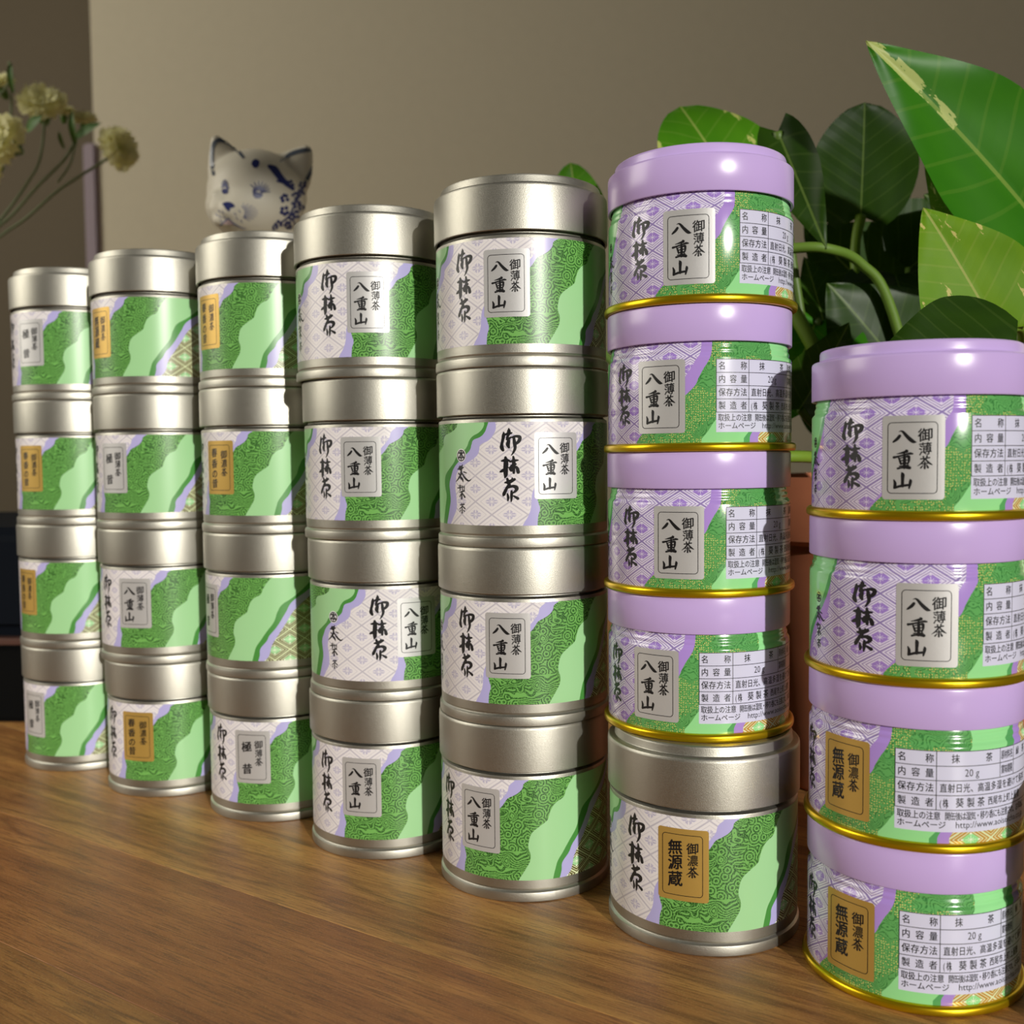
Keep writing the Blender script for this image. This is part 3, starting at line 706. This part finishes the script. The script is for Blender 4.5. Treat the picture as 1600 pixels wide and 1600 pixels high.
# ------------------------------------------------------------------ carnations at the left
def flowers():
    Y = 0.86; root_p = at(-520, 900, Y); root_p.z = 0
    root = empty('carnation_spray', root_p)
    tag(root, 'pale yellow spray carnations with thin green stems leaning in at upper left', 'flowers')
    MP = NT('pale_yellow_petals'); nz = MP.noise(MP.obj(), 90, 2); MP.set(Base_Color=MP.mix(nz, s2l(236, 232, 156), s2l(250, 248, 214)), Roughness=0.7)
    tr = MP.new('ShaderNodeBsdfTranslucent'); tr.inputs[0].default_value = s2l(250, 246, 196); mx = MP.new('ShaderNodeMixShader'); mx.inputs[0].default_value = 0.4
    MP.t.links.new(MP.b.outputs[0], mx.inputs[1]); MP.t.links.new(tr.outputs[0], mx.inputs[2]); MP.t.links.new(mx.outputs[0], MP.t.nodes['Material Output'].inputs[0]); MP = MP.m
    MG = simple('grey_green_stem', (112, 128, 84), 0.6); MGL = simple('calyx_green', (70, 112, 34), 0.55)
    rnd = random.Random(7)
    blooms = [(182, 232, 36, (0.9, -0.5, 0.1), 0), (66, 168, 40, (0.2, -0.8, 0.7), 0.01), (8, 222, 44, (-0.3, -0.9, 0.2), -0.02), (130, 190, 22, (0.1, -0.5, 0.8), 0.02), (2, 136, 26, (-0.2, -0.5, 0.8), 0.03), (100, 178, 20, (0.2, -0.4, 0.9), 0.03), (-14, 262, 30, (-0.4, -0.8, -0.2), 0)]
    k = Y/FPX
    for (px, py, r, nrm, dy) in blooms:
        c = at(px, py, Y+dy)-root_p; R = r*k; N = Vector(nrm).normalized(); q = N.to_track_quat('Z', 'Y').to_matrix()
        V, F = [], []
        for layer, (cnt, tilt, rad) in enumerate(((9, 1.45, 1.0), (9, 1.15, 0.98), (8, 0.85, 0.9), (7, 0.55, 0.75), (5, 0.25, 0.55))):
            for j in range(cnt):
                a = 2*pi*j/cnt+layer*0.4+rnd.uniform(-.15, .15); L = R*rad*rnd.uniform(0.88, 1.08); ph = rnd.random()*6
                nu, nv = 7, 5; b = len(V)
                for iu in range(nu):
                    su = iu/(nu-1)*2-1
                    for iv in range(nv):
                        sv = iv/(nv-1); w = 0.62*sv**0.6
                        ang = a+su*w*0.75; tl = tilt*(0.55+0.45*sv)
                        rr = L*sv*(1-0.10*su*su)*(1+0.06*cos(9*su+ph)*sv)
                        p = Vector((cos(ang)*sin(tl)*rr, sin(ang)*sin(tl)*rr, cos(tl)*rr+R*0.10*sin(7*su+ph)*sv*sv))
                        V.append(tuple(c+q @ p))
                for iu in range(nu-1):
                    for iv in range(nv-1): F.append((b+iu*nv+iv, b+(iu+1)*nv+iv, b+(iu+1)*nv+iv+1, b+iu*nv+iv+1))
        mesh_obj('bloom', V, F, MP, root, scale=1.0)
        cup = [c-N*R*0.75, c-N*R*0.55, c-N*R*0.2, c+N*R*0.05]
        v, f_ = tube_geo(cup, [R*0.10, R*0.22, R*0.26, R*0.30], 10); mesh_obj('calyx', v, f_, MGL, root, scale=1.0)
    def stem(pts, r):
        P = [at(x, y, Y)-root_p for x, y in pts]; P = [Vector(p) for p in catmull([tuple(p) for p in P], 6)]
        v, f_ = tube_geo(P, r, 8); mesh_obj('stem', v, f_, MG, root, scale=1.0)
    stem([(168, 248), (130, 272), (88, 300), (40, 342), (-10, 378), (-120, 480), (-520, 906)], 0.0012)
    stem([(120, 215), (100, 250), (60, 290), (20, 335), (-20, 372), (-130, 500), (-515, 910)], 0.0012)
    stem([(70, 190), (62, 250), (40, 290), (0, 345), (-60, 420), (-525, 910)], 0.0011)
    stem([(5, 250), (-30, 320), (-120, 450), (-510, 905)], 0.0012); stem([(90, 285), (110, 255), (122, 205)], 0.0009); stem([(0, 150), (18, 120), (14, 100), (16, 190), (-20, 300), (-100, 420)], 0.0010)
    def leafy(p0, p1, w, lift):
        A, Bp = at(*p0, Y)-root_p, at(*p1, Y-0.01)-root_p; n = 8; V, F = [], []
        side = (Bp-A).cross(Vector((0.1, 1, 0))).normalized()
        for i in range(n+1):
            t = i/n; m = A.lerp(Bp, t)+Vector((0, -lift*sin(pi*t), 0)); ww = w*sin(pi*min(1, t*0.9+0.1))**0.8
            V += [tuple(m+side*ww), tuple(m+Vector((0, 0.0012, 0))), tuple(m-side*ww)]
            if i: b = 3*i; F += [(b-3, b-2, b+1, b), (b-2, b-1, b+2, b+1)]
        mesh_obj('leaf', V, F, MGL, root, scale=1.0)
    leafy((118, 228), (112, 172), 0.0030, 0.004); leafy((118, 216), (158, 192), 0.0036, 0.004); leafy((20, 145), (16, 96), 0.0028, 0.003); leafy((42, 205), (66, 180), 0.0040, 0.003); leafy((100, 232), (92, 205), 0.002, 0.002)
flowers()

# ------------------------------------------------------------------ pothos in a terracotta pot
def leaf_mat(name, base, dark, vari, amount, seed, rough=0.42, stripe=False):
    n = NT(name); u, v = n.uvxy()
    cmb = n.new('ShaderNodeCombineXYZ'); n.put(cmb.inputs[0], u); n.put(cmb.inputs[1], n.mul(v, 3.2)); cmb.inputs[2].default_value = seed
    nz = n.noise(cmb.outputs[0], 3.2, 5, 0.65)
    av = n.m_('ABSOLUTE', v)
    c = n.mix(n.noise(cmb.outputs[0], 1.5, 2), dark, base)
    side = n.m_('ABSOLUTE', n.m_('SUBTRACT', n.m_('FRACT', n.mad(av, -5.0, n.mul(u, 7.0))), 0.5))
    c = n.mix(n.mul(n.lt(side, 0.06), 0.07), c, vari)
    c = n.mix(n.mul(n.gt(nz, 1-amount), 0.9), c, vari)
    c = n.mix(n.mul(n.lt(av, 0.008), 0.4), c, vari)
    if stripe: c = n.mix(n.mul(n.mul(n.lt(n.m_('ABSOLUTE', n.add(v, -0.012)), n.mul(n.gt(nz, 0.46), n.mul(nz, 0.045))), n.gt(u, 0.5)), 0.8), c, s2l(206, 216, 130))
    n.set(Base_Color=c, Roughness=rough, Specular_IOR_Level=0.28)
    n.bump(side, 0.25, 0.0006)
    tr = n.new('ShaderNodeBsdfTranslucent'); n.put(tr.inputs[0], c)
    mx = n.new('ShaderNodeMixShader'); mx.inputs[0].default_value = 0.35
    n.t.links.new(n.b.outputs[0], mx.inputs[1]); n.t.links.new(tr.outputs[0], mx.inputs[2])
    n.t.links.new(mx.outputs[0], n.t.nodes['Material Output'].inputs[0]); return n.m

def pothos():
    px0, py0 = 0.178, 0.478
    root = empty('potted_pothos', (px0, py0, 0))
    tag(root, 'variegated pothos plant in a terracotta pot behind the two lilac-lidded stacks', 'plant')
    rp = Vector((px0, py0, 0))
    n = NT('terracotta'); nz = n.noise(n.obj(), 40, 4); n.set(Base_Color=n.mix(nz, s2l(150, 84, 54), s2l(186, 112, 76)), Roughness=0.8)
    lathe('pot', [(0, 0), (52, 0), (54, 2), (66, 112), (72, 113), (76, 115), (77, 120), (77, 138), (75, 142), (72, 142), (70, 138), (67, 118), (64, 116), (0, 116)], n.m, root, seg=64)
    n = NT('potting_soil'); nz = n.noise(n.obj(), 300, 5); n.set(Base_Color=n.mix(nz, s2l(30, 22, 16), s2l(70, 52, 38)), Roughness=0.95); n.bump(nz, 1.0, 0.004)
    s_ = lathe('soil', [(67, 124), (40, 127), (0, 128)], n.m, root, seg=48); s_['kind'] = 'stuff'
    G1 = leaf_mat('pothos_leaf_bright', s2l(96, 158, 26), s2l(56, 124, 18), s2l(206, 214, 120), 0.36, 3.0)
    G2 = leaf_mat('pothos_leaf_shaded', s2l(50, 82, 12), s2l(28, 54, 8), s2l(132, 158, 80), 0.10, 9.0)  # shadow on these leaves is put into a darker green
    G3 = leaf_mat('pothos_leaf_cream', s2l(120, 156, 50), s2l(80, 130, 30), s2l(232, 224, 160), 0.40, 5.0)
    G4 = leaf_mat('pothos_leaf_green', s2l(70, 142, 18), s2l(34, 100, 16), s2l(176, 198, 90), 0.2, 14.0, stripe=True)
    G5 = leaf_mat('pothos_leaf_yellow_green', s2l(130, 172, 16), s2l(92, 146, 12), s2l(228, 214, 130), 0.36, 22.0, 0.55)
    MS = simple('pothos_stem', (112, 142, 42), 0.5); MSM = simple('pothos_stem_olive', (92, 122, 36), 0.6); MSD = simple('pothos_stem_dark', (78, 104, 34), 0.5)
    def leaf(base, tip, Yb, Yt, width, mat, nrm, fold=0.18, curl=0.12, lobe=0.10, label=None, skewpt=0.0, blunt=False):
        """heart-shaped leaf; base/tip photo pixels at depths Yb, Yt; width as a share of length; nrm: facing"""
        A = at(*base, Yb)-rp; T = at(*tip, Yt)-rp; ax = T-A; L = ax.length; ax.normalize()
        N = Vector(nrm); N = (N-ax*N.dot(ax)).normalized(); S = ax.cross(N)
        nu, nv = 24, 10; V, F, U = [], [], []
        for i in range(nu+1):
            t = i/nu
            w = width*L*(sin(pi*min(1, t**0.62))**0.85 if t < 1 else 0)*(1-0.25*t)*0.62
            if blunt: w = width*L*(max(0.0, sin(pi*min(1, t**0.8)))**0.55 if t < 1 else 0)*0.55
            for j in range(-nv, nv+1):
                sj = j/nv
                back = -lobe*L*(abs(sj)**1.5)*max(0, 1-t*2.6)*1.6
                xx = t*L+back*(1 if t > 0.02 else 0.9) if t > 0 else back*0.0
                yy = sj*w+skewpt*L*sin(pi*t)*0.2
                zz = fold*abs(sj)*w*1.0-curl*L*(t-0.35)**2+0.012*L*sin(9*t+3*abs(sj))*abs(sj)
                V.append(tuple(A+ax*xx+S*yy+N*zz)); U.append((t, sj*w/L))
        m = 2*nv+1
        for i in range(nu):
            for j in range(m-1): F.append((i*m+j, (i+1)*m+j, (i+1)*m+j+1, i*m+j+1))
        o = mesh_obj('leaf', V, F, mat, root, uvs=U, scale=1.0)
        if label: o['label'] = label
        return A
    def petiole(pts, r0=0.0022, r1=0.0014, mat=None):
        P = [at(x, y, Yv)-rp if Yv > 0 else Vector((x, y, -Yv)) for x, y, Yv in pts]
        P = catmull([tuple(p) for p in P], 8); n_ = len(P)
        v, f_ = tube_geo(P, [r0+(r1-r0)*i/(n_-1) for i in range(n_)], 8); mesh_obj('stem', v, f_, mat or MS, root, scale=1.0)
    R = at
    # (base px, tip px, depths, width, material, facing)
    leaf((1612, 332), (1364, 58), 0.43, 0.405, 0.50, G4, (-0.35, -0.8, 0.35), 0.22, 0.10)
    leaf((1345, 338), (1352, 160), 0.505, 0.49, 0.9, G2, (-0.1, -1, 0.25), 0.10, 0.05, blunt=True)
    leaf((1170, 330), (1064, 158), 0.47, 0.50, 0.70, G1, (0.15, -1, 0.1), 0.1, 0.1, blunt=True)
    leaf((912, 400), (892, 252), 0.56, 0.56, 0.55, G1, (0.0, -1, 0.3), 0.15, 0.1, blunt=True)
    leaf((1215, 205), (1290, 385), 0.46, 0.44, 0.34, G2, (-0.4, -0.9, 0.1), 0.2, 0.1)
    leaf((1558, 515), (1446, 322), 0.385, 0.385, 0.74, G5, (-0.2, -1, 0.25), 0.16, 0.10)
    leaf((1590, 545), (1365, 560), 0.36, 0.35, 0.75, G2, (-0.1, -0.85, 0.5), 0.10, 0.2)
    leaf((1500, 345), (1448, 240), 0.46, 0.45, 0.62, G3, (0.2, -1, 0.0), 0.15, 0.10)
    leaf((1400, 500), (1262, 350), 0.53, 0.52, 1.1, G2, (0.1, -0.9, 0.4), 0.1, 0.1)
    leaf((1300, 560), (1262, 400), 0.50, 0.49, 0.8, G2, (0.5, -0.9, 0.0), 0.2, 0.1)
    leaf((1620, 420), (1450, 300), 0.50, 0.49, 0.95, G2, (-0.1, -0.9, 0.3), 0.1, 0.1)
    leaf((1440, 620), (1300, 440), 0.47, 0.46, 0.95, G2, (0.0, -1, 0.2), 0.1, 0.15)
    leaf((1250, 640), (1330, 505), 0.45, 0.44, 0.7, G2, (0.3, -1, 0.0), 0.12, 0.1)
    leaf((1275, 500), (1215, 660), 0.47, 0.45, 0.85, G4, (-0.2, -1, 0.1), 0.12, 0.1)
    leaf((1330, 640), (1225, 560), 0.50, 0.49, 0.9, G2, (0.1, -1, 0.1), 0.12, 0.1)
    leaf((1180, 480), (1120, 330), 0.52, 0.52, 0.9, G2, (0.1, -1, 0.1), 0.12, 0.1)
    leaf((1640, 330), (1560, 470), 0.46, 0.44, 0.8, G4, (-0.1, -1, 0.1), 0.15, 0.1)
    leaf((1420, 420), (1530, 330), 0.52, 0.53, 1.0, G2, (0.1, -1, 0.1), 0.12, 0.1)
    leaf((1400, 430), (1440, 560), 0.50, 0.47, 1.0, G2, (0.1, -1, 0.2), 0.12, 0.1)
    c0 = Vector((0, 0, 0.126))
    def soil(dx, dy): return (dx, dy, -0.124)
    petiole([(1345, 338, 0.505), (1336, 400, 0.5), (1345, 520, 0.49), soil(-0.01, -0.01)], 0.0026, 0.0020, MS)
    petiole([(1236, 388, 0.45), (1290, 388, 0.445), (1345, 412, 0.455), (1395, 490, 0.46), soil(0.02, -0.01)], 0.0023, 0.0022, MSM)
    petiole([(1236, 480, 0.46), (1280, 560, 0.455), (1330, 680, 0.46), soil(0.0, -0.02)], 0.0034, 0.0028, MS)
    petiole([(1566, 515, 0.385), (1600, 520, 0.395), (1580, 640, 0.43), soil(0.03, -0.02)], 0.0026, 0.0020, MS)
    petiole([(1620, 300, 0.44), (1600, 420, 0.46), (1540, 600, 0.47), soil(0.03, 0.0)], 0.0026, 0.0020, MSD)
    petiole([(1590, 545, 0.36), (1610, 600, 0.39), (1560, 700, 0.43), soil(0.025, -0.03)], 0.0024, 0.0020, MSD)
    petiole([(1190, 714, 0.40), (1232, 713, 0.40), (1275, 715, 0.41), (1320, 725, 0.44), soil(-0.02, -0.03)], 0.0024, 0.0024, MS)
    petiole([(1215, 205, 0.46), (1228, 330, 0.47), (1250, 480, 0.47), soil(-0.03, -0.01)], 0.0022, 0.0018, MSD)
    petiole([(1150, 330, 0.47), (1190, 470, 0.47), (1270, 600, 0.47), soil(-0.03, 0.0)], 0.0022, 0.0018, MSD)
    petiole([(905, 420, 0.56), (950, 560, 0.55), (1120, 690, 0.52), soil(-0.05, 0.02)], 0.0022, 0.0018, MSD)
    for (a, b, y, dx, dy) in ((1500, 345, 0.46, 0.01, 0.0), (1400, 500, 0.53, 0.0, 0.03), (1300, 560, 0.50, -0.02, 0.02), (1620, 420, 0.50, 0.04, 0.02), (1440, 620, 0.47, 0.0, -0.01), (1250, 640, 0.45, -0.03, -0.03), (1275, 500, 0.47, -0.02, -0.01), (1330, 640, 0.50, -0.02, 0.02), (1180, 480, 0.52, -0.03, 0.03), (1640, 330, 0.46, 0.04, 0.0), (1420, 420, 0.52, 0.01, 0.03)):
        petiole([(a, b, y), ((a+1400)/2, max(b+90, 600), (y+0.478)/2), soil(dx, dy)], 0.0018, 0.0018, MSD)
pothos()
